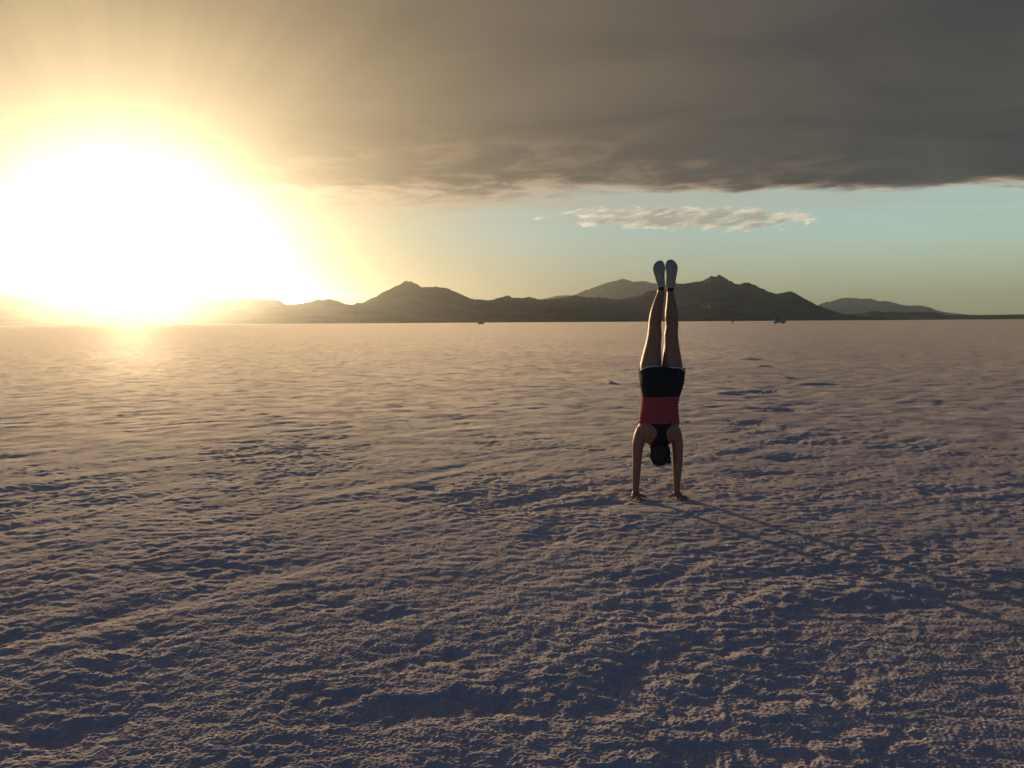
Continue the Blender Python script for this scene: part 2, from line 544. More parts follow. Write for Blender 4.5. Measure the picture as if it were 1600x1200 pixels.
ARM_R = [(662, 1046, 1059, .04), (670, 1045.5, 1062.8, .052), (678, 1046.5, 1065.4, .056), (685, 1047.6, 1066.6, .055), (692, 1048.8, 1067.3, .052), (700, 1049.8, 1067.4, .047), (710, 1050.6, 1067.2, .043), (720, 1051, 1066.9, .040), (730, 1050.8, 1066, .040), (738, 1051.4, 1065, .040), (750, 1052, 1063.8, .036), (762, 1052.4, 1062.7, .030), (770, 1052.4, 1062, .026), (776, 1052, 1062.4, .027)]


def hand(S, hx, mir):
    """palm flat on the salt, fingers spread towards the viewer; mir=+1: thumb towards +x"""
    def P(x, y, z): return (hx + mir * x, D + y, z)
    # heel and palm
    S.tube([P(0, .018, .04), P(-.002, -.01, .027), P(-.004, -.045, .020), P(-.008, -.078, .015)],
           [(.027, .026), (.034, .022), (.041, .016), (.040, .012)], n=18)
    S.tube([P(.016, -.005, .026), P(.035, -.03, .018)], [.017, .014], n=10)      # thenar
    S.tube([P(-.022, -.005, .022), P(-.034, -.045, .016)], [.015, .012], n=10)   # little-finger side
    fingers = [(-.040, -.070, -54, .056, .0075), (-.026, -.084, -29, .073, .0085), (-.006, -.088, -7, .080, .0090), (.016, -.084, 15, .071, .0088)]
    for fx, fy, ang, ln, r in fingers:
        dx, dy = math.sin(R(ang)), -math.cos(R(ang))
        pts, rad = [], []
        for k, (t, z) in enumerate(((-.25, .015), (.0, .017), (.38, .019), (.7, .012), (1., .008))):
            pts.append(P(fx + dx * ln * t, fy + dy * ln * t, z)); rad.append(r * (1.08, 1.02, 1.0, .9, .76)[k])
        S.tube(pts, rad, n=10)
    S.tube([P(.028, -.02, .022), P(.047, -.036, .019), P(.066, -.050, .013), P(.080, -.064, .009)], [.013, .0105, .0098, .0075], n=10)


def build_person():
    root = bpy.data.objects.new('person', None)
    COL.objects.link(root)
    rx, _ = fig(1026, 777)
    root.location = (rx, D, 0)
    tag(root, 'woman in red top and black shorts doing a handstand on the salt', 'person')
    inv = Matrix.Translation((-rx, -D, 0))
    S = Shape()
    S.rings([ring_px(*t[:5], ex=2.25) for t in TORSO])
    for leg in (LEG_L, LEG_R):
        rr = []
        for i, (py, xl, xr, b) in enumerate(leg):
            cy = -.012 if 470 < py < 500 else (.0 if py > 500 else -.004)
            if py > 575: cy = -.015
            rr.append(ring_px(py, xl, xr, b, cy))
        S.rings(rr)
    for arm in (ARM_L, ARM_R):
        S.rings([ring_px(*q, cy=.004) for q in arm])
    hand(S, (fig(988.8, 775)[0] + fig(998, 775)[0]) / 2, 1)
    hand(S, (fig(1052.3, 776)[0] + fig(1062.2, 776)[0]) / 2, -1)
    # shoulder blades, spine edges, deltoids
    for sx in (1017.5, 1041.5):
        x, z = fig(sx, 671)
        S.ellipsoid((x, D - .088, z), (.05, .036, .075))
    # neck and head, hanging; the face looks away from the viewer
    hx, zc = fig(1029.8, 706)
    S.tube([(fig(1030, 676)[0], D, fig(1030, 676)[1]), (hx, D + .004, fig(1030, 692)[1]), (hx, D + .01, zc)], [.060, .052, .055], n=20)
    S.ellipsoid((hx, D - .004, zc - .012), (.074, .092, .094))
    S.ellipsoid((hx, D + .034, zc + .038), (.055, .056, .068))            # jaw
    S.ellipsoid((hx, D + .076, zc + .088), (.022, .018, .016))            # chin
    S.tube([(hx, D + .084, zc - .006), (hx, D + .096, zc + .018), (hx, D + .112, zc + .034), (hx, D + .088, zc + .044)], [.008, .010, .012, .011], n=10)
    S.tube([(hx - .021, D + .083, zc + .062), (hx, D + .09, zc + .060), (hx + .021, D + .083, zc + .062)], [.005, .008, .005], n=8)
    for s in (-1, 1):
        S.ellipsoid((hx + s * .076, D + .0, zc + .012), (.010, .018, .031))
        S.ellipsoid((hx + s * .032, D + .077, zc - .016), (.026, .012, .009))   # brow
    body_me = remeshed(S.mesh(), .0042, 5, .5)
    tree = BVHTree.FromPolygons([v.co.copy() for v in body_me.vertices], [tuple(p.vertices) for p in body_me.polygons])

    def part(name, me, m, parent=root, smooth=True):
        if parent is root: me.transform(inv)
        else: me.transform(inv)
        return link(name, me, m, parent, smooth)
    part('body', body_me, M_skin)

    def eye(s):
        e = Shape().ellipsoid((hx + s * .031, D + .078, zc + .002), (.012, .010, .008))
        return e.mesh()
    M_eye = simple('eye_white', (.6, .58, .55), .2, .02)
    for s in (-1, 1): part('eye', eye(s), M_eye)

    # ---- red tank top
    S = Shape()
    prof = [(613, .004), (616, .007), (622, .006), (632, .005), (642, .005), (652, .006), (659, .006)]
    T = np.array(TORSO)
    rs = []
    pys = np.linspace(613.5, 660.2, 40)
    for i, py in enumerate(pys):
        xl, xr, b, cy = (np.interp(py, T[:, 0], T[:, k]) for k in (1, 2, 3, 4))
        g = .006 + (.003 if i == 39 else 0)
        ring = ring_px(py, xl, xr, b, cy, 2.25, g, n=72)
        out = []
        cxm = sum((p.x for p in ring)) / len(ring)
        for j, p in enumerate(ring):
            t = 2 * math.pi * j / 72
            ww =   .0040 * math.sin(py * 1.25 + 2.2 * math.sin(3 * t + 1) + .8 * math.sin(7 * t)) * (.45 + .55 * abs(math.cos(t)))
            ww *= min(1, (py - 612) / 8) * (0.35 + .65 * math.exp(-((py - 636) / 15) ** 2))
            d = Vector((p.x - cxm, p.y - D, 0)).normalized()
            q = p + d * ww
            q.z -= .055 * max(0, math.sin(t)) ** 1.5 * (i / 39.) ** 3      # rises over the chest
            out.append(q)
        rs.append(out)
    S.rings(rs)
    part('tank_top', S.mesh(), M_red)

    # ---- black racerback band lying on the upper back
    def on_back(x, z, off):
        hit = tree.ray_cast(Vector((x, D - .6, z)), Vector((0, 1, 0)))
        return (hit[0].y if hit[0] else D - .08) - off
    outline = [(657.5, 1010, 1049.5), (659.5, 1012.3, 1048), (662, 1015.6, 1044.6), (665, 1018.8, 1041.4), (668.5, 1021.4, 1038.6), (672, 1023, 1037), (676, 1023.2, 1036.8), (680, 1022, 1038), (684, 1019.5, 1040), (688, 1016.5, 1042.5), (695, 1015.5, 1043.5)]
    o = np.array(outline)
    front, back = [], []
    nx = 15
    for py in np.linspace(657.5, 695, 30):
        xl, xr = np.interp(py, o[:, 0], o[:, 1]), np.interp(py, o[:, 0], o[:, 2])
        fr, bk = [], []
        for k in range(nx):
            x, z = fig(xl + (xr - xl) * k / (nx - 1), py)
            y = on_back(x, z, 0)
            e = .35 if k in (0, nx - 1) else 1.
            fr.append((x, y - .005 * e, z)); bk.append((x, y + .010, z))
        front.append(fr); back.append(bk)
    S = Shape()
    S.rings([f + b[::-1] for f, b in zip(front, back)])
    part('racerback_strap', S.mesh(), M_strap)

    # ---- black shorts with white piping
    S = Shape()
    S.rings([ring_px(py, xl, xr, b, cy, 2.3, .009) for (py, xl, xr, b, cy) in
             [(573.5, 1012, 1056, .09, -.02), (577, 1004, 1063, .108, -.02), (580, 1001, 1065.6, .118, -.02), (585, 1000, 1066.4, .127, -.024), (592, 1000.2, 1066, .134, -.026), (604, 1001.5, 1064.2, .124, -.018), (612, 1003, 1062, .112, -.01), (619, 1003.5, 1060.4, .104, -.005)]])
    trims = []
    for xl, xr, sgn, top in ((999.2, 1033.4, -1, 571.2), (1034.4, 1067.6, 1, 573.2)):
        rr = []
        for k, (dpy, gr) in enumerate(((26, .002), (14, .006), (6, .009), (0, .012))):
            ring = ring_px(top + dpy, xl + (1.0 if k == 0 else 0), xr, .094, -.014, 2.1, gr, n=40)
            out = []
            for p in ring:
                cx = (fig(xl, top)[0] + fig(xr, top)[0]) / 2
                w = max(0, sgn * (p.x - cx) / .09)
                q = p.copy()
                if k >= 2: q.z -= .038 * min(w, 1.1) ** 2.4 * (1 if k == 3 else .5)
                out.append(q)
            rr.append(out)
        S.rings(rr)
        trims.append(rr[-1])
    # loose side flap
    x, z = fig(1068.6, 576.5)
    S.tube([(x - .022, D - .02, z - .03), (x - .004, D - .03, z - .004), (x + .002, D - .03, z + .010)], [(.012, .02), (.009, .016), (.004, .01)], n=10)
    sm = remeshed(S.mesh(), .0045, 3, .5)
    cv = np.empty(len(sm.vertices) * 3, np.float32); sm.vertices.foreach_get('co', cv); cv = cv.reshape(-1, 3)
    nv = np.array([v.normal for v in sm.vertices])
    ang = np.arctan2(cv[:, 1] - D, cv[:, 0] - rx)
    fold = .0065 * perlin(ang * 3.2 + 2.5 * cv[:, 2], cv[:, 2] * 9, 40) + .0028 * perlin(ang * 6.5, cv[:, 2] * 30, 41)
    cv = cv + nv * fold[:, None]
    sm.vertices.foreach_set('co', cv.astype(np.float32).ravel())
    sh = part('shorts', sm, M_black)
    for hem in trims:
        P = [p.copy() for p in hem]
        c = sum(P, Vector()) / len(P)
        S2 = Shape()
        rings = []
        for i, p in enumerate(P):
            d = (P[(i + 1) % len(P)] - P[i - 1]).normalized()
            o_ = Vector((p.x - c.x, p.y - c.y, 0)).normalized()
            up = d.cross(o_).normalized()
            rings.append([p - o_ * .001 + (o_ * math.cos(t) + up * math.sin(t)) * .0052 for t in [2 * math.pi * q / 8 for q in range(8)]])
        S2.rings(rings, closed=True)
        part('piping', S2.mesh(), M_trim, sh)

    # ---- hair: close shell over the skull with a short tied tail hanging to one side
    S = Shape()
    nu, nv = 60, 40
    rs = []
    for i in range(1, nv):
        t = math.pi * i / nv
        ring = []
        for j in range(nu):
            p = 2 * math.pi * j / nu
            cx, cy, cz = math.sin(t) * math.cos(p), math.sin(t) * math.sin(p), -math.cos(t)
            strand = .0035 * math.sin(17 * p + 3 * t) + .0025 * math.sin(29 * p - 5 * t) + .003 * math.sin(5 * t + 2 * p)
            ax, ay, az_ = .087 + strand, .093 + strand, .110 + strand
            yy = cy * ay
            if yy > 0 and cz > -.45: yy *= .18                   # leave the face free
            if yy > 0 and cz <= -.45: yy *= .8
            if cz > .55: cx *= .86
            ring.append((hx + .0005 + cx * ax * (1 + .03 * cz), D - .016 + yy, zc - .002 + cz * az_))
        rs.append(ring)
    S.rings(rs)
    x, z = fig(1041.5, 716)
    S.tube([(x - .02, D - .07, z + .05), (x - .002, D - .085, z + .012), (x + .006, D - .075, z - .016), (x + .008, D - .06, z - .034)], [.02, .025, .021, .008], n=14)
    for k in range(16):
        a = random.uniform(-1, 1)
        x0, z0 = hx + .06 * a, zc - .085 - .012 * (1 - a * a)
        S.tube([(x0, D - .03 + .05 * random.random(), z0), (x0 + random.uniform(-.012, .012), D - .03, z0 - random.uniform(.012, .03))], [.004, .0012], n=6)
    part('hair', S.mesh(), M_hair)

    # ---- shoes, soles towards the viewer
    SL = [(407.0, 1029.5, 1033.2), (408.2, 1026.8, 1035), (410, 1024.2, 1036.2), (413, 1021.6, 1037.5), (416.5, 1020, 1038.3), (420, 1019.3, 1038.5), (426, 1020.2, 1037.9), (432, 1022, 1037.3), (438, 1023.8, 1037.5), (444, 1025.2, 1037.8), (449, 1026.9, 1037.2), (451, 1028.2, 1036.2), (452.2, 1030, 1034.6)]
    SR = [(405.6, 1045.8, 1049.6), (406.8, 1043, 1052), (408.8, 1041.2, 1054.2), (412, 1039.5, 1056.4), (415.5, 1038.9, 1057.6), (419, 1039, 1058.1), (425, 1040.1, 1057.4), (431, 1040.4, 1056), (438, 1039.9, 1054.7), (445, 1040, 1053.4), (450, 1041, 1052.4), (452.4, 1042.4, 1051.2), (454, 1044.4, 1049.4)]
    for sl in (SL, SR):
        ztoe = fig(1035, sl[0][0])[1]; zheel = fig(1035, sl[-1][0])[1]
        Ln = ztoe - zheel

        def sole_y(z):                                  # the toes tip slightly away
            s = (z - zheel) / Ln
            return D - .062 + .028 * s + .010 * math.sin(math.pi * s) + (.018 * max(0, s - .8) / .2)
        # sole slab: rings in depth following the outline
        left = [fig(a[1], a[0]) for a in sl]; right = [fig(a[2], a[0]) for a in sl]
        cut = lambda q: (q[0], max(q[1], zheel + .07 * Ln))
        loop = [cut(q) for q in left + right[::-1]]
        cx = sum(p[0] for p in loop) / len(loop); cz = sum(p[1] for p in loop) / len(loop)
        Ss = Shape()

        def lay(dy, k):
            return [(cx + (p[0] - cx) * (1 - (1 - k) * 1.2), sole_y(p[1]) + dy, cz + (p[1] - cz) * k) for p in loop]
        Ss.rings([lay(0.0, .965), lay(.003, .985), lay(.010, 1.), lay(.022, 1.)])
        # upper
        Su = Shape()
        rr = []
        for (py, xl, xr) in sl:
            x0, z = fig(xl, py); x1, _ = fig(xr, py)
            s = (z - zheel) / Ln
            hgt = .038 + .055 * max(0, 1 - s) ** .8 + .012 * math.sin(math.pi * min(1, s * 1.2))
            hgt *= min(1, .35 + (1 - s) * 4) * min(1, .8 + s * 4)
            mid, hw = (x0 + x1) / 2, (x1 - x0) / 2 * .985
            ring = []
            yb = sole_y(z) + .019
            for j in range(24):
                t = 2 * math.pi * j / 24
                c_, s_ = math.cos(t), math.sin(t)
                ring.append((mid + hw * c_ * (1 - .12 * max(0, s_)), yb + (hgt * s_ if s_ > 0 else .001 * s_), z))
            rr.append(ring)
        Su.rings(rr)
        shoe = part('shoe', Su.mesh(), M_upper)
        part('sole', Ss.mesh(), M_sole, shoe)
        # heel counter and tongue collar just below the heel
        mx = (sl[-1][1] + sl[-1][2]) / 2
        x, z = fig(mx, sl[-1][0] - 1)
        Sc = Shape()
        wl = (sl[-3][1], sl[-3][2])
        Sc.rings([ring_px(sl[-1][0] - 6, wl[0] + .6, wl[1] - .6, .052, -.004), ring_px(sl[-1][0] - 1, wl[0] + .1, wl[1] - .1, .053, -.004), ring_px(sl[-1][0] + 1.0, wl[0] + .2, wl[1], .046, -.002), ring_px(sl[-1][0] + 1.6, wl[0] + .5, wl[1] - .2, .043, -.002)])
        part('heel_collar', Sc.mesh(), M_upper, shoe)
    return root


person = build_person()

# ------------------------------------------------------------------ far-off vehicles and people
M_rubber = simple('tyre_rubber', (.02, .02, .02), .9, .1)
M_rim = simple('wheel_rim', (.25, .25, .26), .4, .05, metal=.8)
M_glass = simple('dark_glass', (.010, .011, .012), .3, .05, spec=.3)
M_dark = simple('black_plastic', (.02, .02, .022), .6, .1)
M_lamp = simple('lamp_glass', (.5, .5, .48), .2, .05)
M_red_l = simple('tail_lamp_red', (.3, .02, .015), .25, .05)


def vehicle(name, label, cat, L_, W_, prof, paint, windows, wheels, wr, x, y, rz, roof_rack=False):
    """prof: side outline (s along the length, z); windows: side glass outlines"""
    root = bpy.data.objects.new(name, None)
    COL.objects.link(root)
    tag(root, label, cat)
    n = len(prof)
    S = Shape()
    zmx = max(p[1] for p in prof)
    zb = min(p[1] for p in prof)

    def lay(yy, inset):
        out = []
        cx = sum(p[0] for p in prof) / n; cz = (zmx + zb) / 2
        for s, z in prof:
            tumble = 1 - .10 * max(0, (z - .55 * zmx) / (.45 * zmx))
            out.append((cx + (s - cx) * (1 - inset), yy * tumble, cz + (z - cz) * (1 - inset)))
        return out
    hw = W_ / 2
    S.rings([lay(-hw, .05), lay(-hw * .97, .015), lay(-hw * .9, 0), lay(hw * .9, 0), lay(hw * .97, .015), lay(hw, .05)])
    link('body', S.mesh(), paint, root, smooth=False)

    def tum(z): return 1 - .10 * max(0, (z - .55 * zmx) / (.45 * zmx))
    for side in (-1, 1):
        for w in windows:
            S = Shape()
            S.rings([[(s, side * (hw * tum(z) + .008), z) for s, z in w], [(s, side * (hw * tum(z) - .12), z) for s, z in w]])
            link('window', S.mesh(), M_glass, root, smooth=False)
        for wx in wheels:
            S = Shape()
            cy = side * (hw - .10)
            S.rings([[(wx + r_ * math.cos(t), cy + o_, wr + r_ * math.sin(t)) for t in [2 * math.pi * k / 24 for k in range(24)]]
                     for r_, o_ in ((wr * .62, -.12), (wr * .95, -.12), (wr, -.08), (wr, .08), (wr * .95, .12), (wr * .62, .12))], cap=True)
            wl = link('wheel', S.mesh(), M_rubber, root)
            S = Shape()
            S.rings([[(wx + r_ * math.cos(t), cy + side * o_, wr + r_ * math.sin(t)) for t in [2 * math.pi * k / 20 for k in range(20)]]
                     for r_, o_ in ((wr * .6, .10), (wr * .6, .128), (wr * .5, .132), (wr * .2, .12))])
            link('rim', S.mesh(), M_rim, wl)
        S = Shape().box((-L_ / 2 + .03, side * hw * .68, zb + .42), (.05, .16, .08))
        link('headlight', S.mesh(), M_lamp, root, False)
        S = Shape().box((L_ / 2 - .02, side * hw * .78, zb + .5), (.04, .09, .16))
        link('tail_light', S.mesh(), M_red_l, root, False)
    # sills, bumpers and the shaded floor pan
    for e in (-1, 1):
        S = Shape().box((e * (L_ / 2 + .02), 0, zb + .12), (.09, hw * .94, .13))
        link('bumper', S.mesh(), M_dark, root, False)
    S = Shape().box((0, 0, zb + .02), (L_ / 2 * .96, hw * .86, .16))
    link('underbody', S.mesh(), M_dark, root, False)
    if roof_rack:
        S = Shape()
        for side in (-1, 1):
            S.tube([(-.3, side * hw * .72, zmx + .09), (L_ / 2 - .5, side * hw * .72, zmx + .09)], [.03, .03], n=8)
        for s in (-.2, .5, 1.2, L_ / 2 - .6):
            S.tube([(s, -hw * .72, zmx + .06), (s, hw * .72, zmx + .06)], [.025, .025], n=8)
        link('roof_rack', S.mesh(), M_dark, root)
    root.location = (x, y, 0)
    root.rotation_euler = (0, 0, rz)
    return root


def at(px, dist):
    """ground point at a given forward distance in the direction of a photo column"""
    d = ray(px, 503)
    return d.x / d.y * dist, dist


vx, vy = at(1218.3, 375)
P_grey = simple('grey_paint', (.52, .44, .35), .65, .05, spec=.25)
vehicle('van', 'boxy grey van with dark windows, parked far out on the salt', 'van', 5.5, 2.1,
        [(-2.75, .6), (-2.74, 1.15), (-2.6, 1.34), (-2.2, 1.45), (-1.8, 2.1), (-1.55, 2.32), (0, 2.4), (2.45, 2.38), (2.65, 2.25), (2.75, 1.4), (2.76, .65), (2.5, .56), (-2.5, .54)],
        P_grey,
        [[(-1.95, 1.5), (-1.6, 2.05), (-.85, 2.1), (-.85, 1.5)], [(-.2, 1.5), (-.2, 2.1), (.75, 2.1), (.75, 1.5)]],
        (-1.8, 1.6), .42, vx, vy, R(-16), True)
cx_, cy_ = at(751.2, 600)
P_pale = simple('pale_paint', (.6, .58, .55), .3, .04, spec=.6)
vehicle('car', 'tiny pale car on the horizon below the twin-humped mountain', 'car', 4.4, 1.8,
        [(-2.2, .45), (-2.18, .8), (-1.9, .92), (-1.1, 1.0), (-.45, 1.46), (.2, 1.53), (1.3, 1.48), (1.95, 1.05), (2.18, .95), (2.2, .5), (1.9, .36), (-1.9, .34)],
        P_pale,
        [[(-.95, 1.03), (-.42, 1.40), (.1, 1.45), (.1, 1.03)], [(.2, 1.03), (.2, 1.46), (1.15, 1.42), (1.6, 1.05)]],
        (-1.35, 1.35), .33, cx_, cy_, R(-24))

M_coat = simple('dark_jacket', (.03, .03, .034), .9, .1)
M_jean = simple('dark_trousers', (.025, .027, .035), .9, .1)


def bystander(x, y, h, rz, label, arms):
    root = bpy.data.objects.new('person', None)
    COL.objects.link(root)
    tag(root, label, 'person', 'people standing far out on the flat')
    S = Shape()
    k = h / 1.72
    S.tube([(0, 0, .86), (0, 0, 1.0), (0, 0, 1.2), (0, 0, 1.38), (0, 0, 1.45)], [(.15, .10), (.155, .1), (.15, .1), (.18, .1), (.08, .06)], up=(0, 1, 0))
    S.tube([(0, 0, 1.42), (0, .0, 1.52)], [.055, .055]); S.ellipsoid((0, .01, 1.61), (.075, .095, .115)); S.tube([(0, .09, 1.62), (0, .115, 1.595)], [.012, .014], n=8)
    for s in (-1, 1):
        S.tube([(s * .09, 0, .9), (s * .1, .01, .48), (s * .11, -.01, .1)], [.085, .058, .042], up=(0, 1, 0))
        S.tube([(s * .11, -.03, .05), (s * .12, .14, .04)], [.045, .035])
        e = arms[0] if s < 0 else arms[1]
        S.tube([(s * .19, 0, 1.36), (s * (.24 + e * .1), -.02, 1.1), (s * (.24 - e * .06), .06 + .1 * e, .88 + .14 * e)], [.048, .04, .03], up=(0, 1, 0))
        hx, hy, hz = s * (.24 - e * .06), .06 + .1 * e, .88 + .14 * e
        S.tube([(hx, hy, hz), (hx, hy + .01, hz - .08)], [.035, .03])
        for q in range(5):
            o = (q - 2) * .016
            S.tube([(hx + (o if q else s * -.03), hy + .01, hz - .07), (hx + (o * 1.3 if q else s * -.05), hy + .02, hz - (.15 if q else .11))], [.009, .007], n=6)
    for i in range(len(S.v)): S.v[i] = tuple(c * k for c in S.v[i])
    link('body', remeshed(S.mesh(), .014, 3), M_skin, root)
    J = Shape()
    J.tube([(0, 0, .82), (0, 0, 1.0), (0, 0, 1.2), (0, 0, 1.38), (0, 0, 1.46)], [(.178, .125), (.172, .12), (.17, .12), (.2, .118), (.09, .075)], up=(0, 1, 0))
    T = Shape()
    for s in (-1, 1):
        T.tube([(s * .09, 0, .92), (s * .1, .01, .48), (s * .11, -.01, .1)], [.1, .075, .062], up=(0, 1, 0))
        e = arms[0] if s < 0 else arms[1]
        J.tube([(s * .18, 0, 1.38), (s * (.24 + e * .1), -.02, 1.1), (s * (.242 - e * .05), .05 + .09 * e, .92 + .14 * e)], [.066, .055, .046], up=(0, 1, 0))
    Hh = Shape().ellipsoid((0, -.012, 1.635), (.086, .098, .11))
    for q in (J, T, Hh):
        for i in range(len(q.v)): q.v[i] = tuple(c * k for c in q.v[i])
    link('jacket', J.mesh(), M_coat, root)
    link('trousers', T.mesh(), M_jean, root)
    link('hair', Hh.mesh(), M_hair, root)
    root.location = (x, y, 0)
    root.rotation_euler = (0, 0, rz)
    return root


bx, by = at(1142.4, 395)
bystander(bx, by, 1.78, R(70), 'taller dark-clothed person standing far out, beside a shorter companion', (0, .8))
bx, by = at(1145.6, 398)
bystander(bx, by, 1.66, R(-60), 'shorter dark-clothed person standing between the taller companion and the grey van', (.7, 0))

# ------------------------------------------------------------------ haze
HAZE_D, HAZE_G = 3.4e-5, .89
S = Shape().box((0, 0, 479), (29000, 29000, 481))
hz = link('haze', S.mesh(), None, None, False)
hm = bpy.data.materials.new('haze_air')
hm.use_nodes = True
nt = hm.node_tree
nt.nodes.clear()
out = nt.nodes.new('ShaderNodeOutputMaterial')
pv = nt.nodes.new('ShaderNodeVolumePrincipled')
pv.inputs['Color'].default_value = (.86, .92, .93, 1)
pv.inputs['Density'].default_value = HAZE_D
pv.inputs['Anisotropy'].default_value = HAZE_G
nt.links.new(pv.outputs['Volume'], out.inputs['Volume'])
hz.data.materials.append(hm)
tag(hz, kind='stuff')

# ------------------------------------------------------------------ sun
sl = bpy.data.lights.new('sun', 'SUN')
sl.energy = 3.7
sl.angle = R(.55)
sl.color = (1.0, .68, .38)
so = bpy.data.objects.new('sun', sl)
COL.objects.link(so)
so.rotation_euler = (-SUN).to_track_quat('-Z', 'Y').to_euler()

# ------------------------------------------------------------------ sky
w = bpy.data.worlds.new('World')
scene.world = w
w.use_nodes = True
nt = w.node_tree
N, L = nt.nodes, nt.links
N.clear()
WS = .1
wout = N.new('ShaderNodeOutputWorld')
bg = N.new('ShaderNodeBackground')
bg.inputs['Strength'].default_value = WS
L.new(bg.outputs['Background'], wout.inputs['Surface'])
tc = N.new('ShaderNodeTexCoord')
DIR = tc.outputs['Generated']


def put(sock, v):
    if isinstance(v, (int, float)): sock.default_value = v
    elif isinstance(v, (tuple, list)): sock.default_value = v
    else: L.new(v, sock)


def M(op, a, b=None, c=None, clamp=False):
    n = N.new('ShaderNodeMath'); n.operation = op; n.use_clamp = clamp
    put(n.inputs[0], a)
    if b is not None: put(n.inputs[1], b)
    if c is not None: put(n.inputs[2], c)
    return n.outputs[0]


def V(op, a, b=None):
    n = N.new('ShaderNodeVectorMath'); n.operation = op
    put(n.inputs[0], a)
    if b is not None: put(n.inputs[1], b)
    return n.outputs['Value'] if op in ('DOT_PRODUCT', 'LENGTH') else n.outputs['Vector']


def comb(x, y, z=0.):
    n = N.new('ShaderNodeCombineXYZ')
    put(n.inputs[0], x); put(n.inputs[1], y); put(n.inputs[2], z)
    return n.outputs[0]


def noise(vec, scale, detail=5, rough=.55, dist=0.):
    n = N.new('ShaderNodeTexNoise')
    L.new(vec, n.inputs['Vector'])
    n.inputs['Scale'].default_value = scale
    n.inputs['Detail'].default_value = detail
    n.inputs['Roughness'].default_value = rough
    n.inputs['Distortion'].default_value = dist
    return n.outputs['Fac']


def smooth(a, b, x):
    n = N.new('ShaderNodeMapRange'); n.interpolation_type = 'SMOOTHSTEP'
    put(n.inputs['Value'], x); put(n.inputs['From Min'], a); put(n.inputs['From Max'], b)
    return n.outputs['Result']


def lin(a, b, x, t0=0., t1=1.):
    n = N.new('ShaderNodeMapRange')
    put(n.inputs['Value'], x); put(n.inputs['From Min'], a); put(n.inputs['From Max'], b); put(n.inputs['To Min'], t0); put(n.inputs['To Max'], t1)
    return n.outputs['Result']


def mix(f, a, b, mode='MIX'):
    n = N.new('ShaderNodeMix'); n.data_type = 'RGBA'; n.blend_type = mode
    put(n.inputs[0], f)
    put(n.inputs[6], (*a, 1) if isinstance(a, tuple) and len(a) == 3 else a)
    put(n.inputs[7], (*b, 1) if isinstance(b, tuple) and len(b) == 3 else b)
    return n.outputs[2]


def ramp(f, stops):
    n = N.new('ShaderNodeValToRGB')
    put(n.inputs[0], f)
    e = n.color_ramp.elements
    while len(e) < len(stops): e.new(.5)
    for k, (p, c) in enumerate(stops):
        e[k].position = p; e[k].color = (*c, 1)
    return n.outputs[0]


sep = N.new('ShaderNodeSeparateXYZ')
L.new(DIR, sep.inputs[0])
dx, dy, dz = sep.outputs
theta = M('MULTIPLY', M('ARCCOSINE', M('MINIMUM', V('DOT_PRODUCT', DIR, tuple(SUN)), .999999)), 180 / math.pi)
zc_ = M('MAXIMUM', dz, .012)
qx, qy = M('DIVIDE', dx, zc_), M('DIVIDE', dy, zc_)           # on the cloud plane
Q = comb(qx, qy)
elev = M('MULTIPLY', M('ARCSINE', dz), 180 / math.pi)

sky = N.new('ShaderNodeTexSky')
sky.sky_type = 'NISHITA'
sky.sun_disc = False
sky.sun_elevation = SUN_EL
sky.sun_rotation = SUN_AZ
sky.air_density, sky.dust_density, sky.ozone_density = 1.0, 1.5, 2.0
L.new(DIR, sky.inputs[0])
# desert evening air: teal above, straw yellow at the horizon (values are radiance / WS)
clear = ramp(lin(0, 40, elev), [(0, (4.3, 4.0, 2.4)), (.06, (4.2, 4.5, 3.2)), (.14, (3.9, 5.2, 4.8)), (.22, (3.5, 5.2, 5.4)), (.45, (1.2, 2.1, 2.9)), (1, (.45, .75, 1.5))])
clear = mix(.22, clear, sky.outputs[0])
away = smooth(20, 60, theta)
clear = mix(away, clear, mix(1., clear, (1.38, 1.42, 1.32), 'MULTIPLY'))
clear = mix(smooth(27, 11, theta), clear, mix(1., clear, (.6, .6, .5), 'MULTIPLY'))
clear = mix(smooth(70, 120, theta), clear, mix(1., clear, (.22, .40, .72), 'MULTIPLY'))

# cloud deck with a straight far edge and torn fringe
nE = noise(comb(M('MULTIPLY', qx, .55), M('MULTIPLY', qy, .8)), 1.0, 7, .6, .4)
nF = noise(comb(M('MULTIPLY', qx, 1.3), M('MULTIPLY', qy, 1.0), 4.), 2.1, 6, .6, .3)
edge = M('ADD', qy, M('ADD', M('MULTIPLY', M('SUBTRACT', nE, .5), 1.6), M('MULTIPLY', M('SUBTRACT', nF, .5), .55)))
leftness = smooth(1.5, -3.0, qx)                                # softer edge nearer the sun
lo = M('SUBTRACT', 6.05, M('MULTIPLY', leftness, .5)); hi = M('ADD', 6.35, M('MULTIPLY', leftness, 1.9))
deck_f = M('SUBTRACT', 1.0, smooth(lo, hi, edge))
behind = smooth(-2.2, -.7, M('ADD', qy, M('MULTIPLY', M('SUBTRACT', nE, .5), 1.2)))
deck = M('MULTIPLY', deck_f, behind)

nD = noise(comb(M('MULTIPLY', qx, .7), M('MULTIPLY', qy, 1.0), 2.), .9, 7, .55, .6)
nD2 = noise(comb(M('MULTIPLY', qx, .4), M('MULTIPLY', qy, .8), 9.), .55, 4, .5, .3)
dcol = ramp(M('ADD', M('MULTIPLY', nD, .6), M('MULTIPLY', nD2, .4)), [(.30, (.50, .51, .54)), (.48, (.82, .785, .735)), (.68, (1.28, 1.14, .97))])
dcol = mix(smooth(30, 62, theta), dcol, mix(1., dcol, (.66, .72, .80), 'MULTIPLY'))
dcol = mix(smooth(58, 95, theta), dcol, mix(1., dcol, (.22, .42, .95), 'MULTIPLY'))
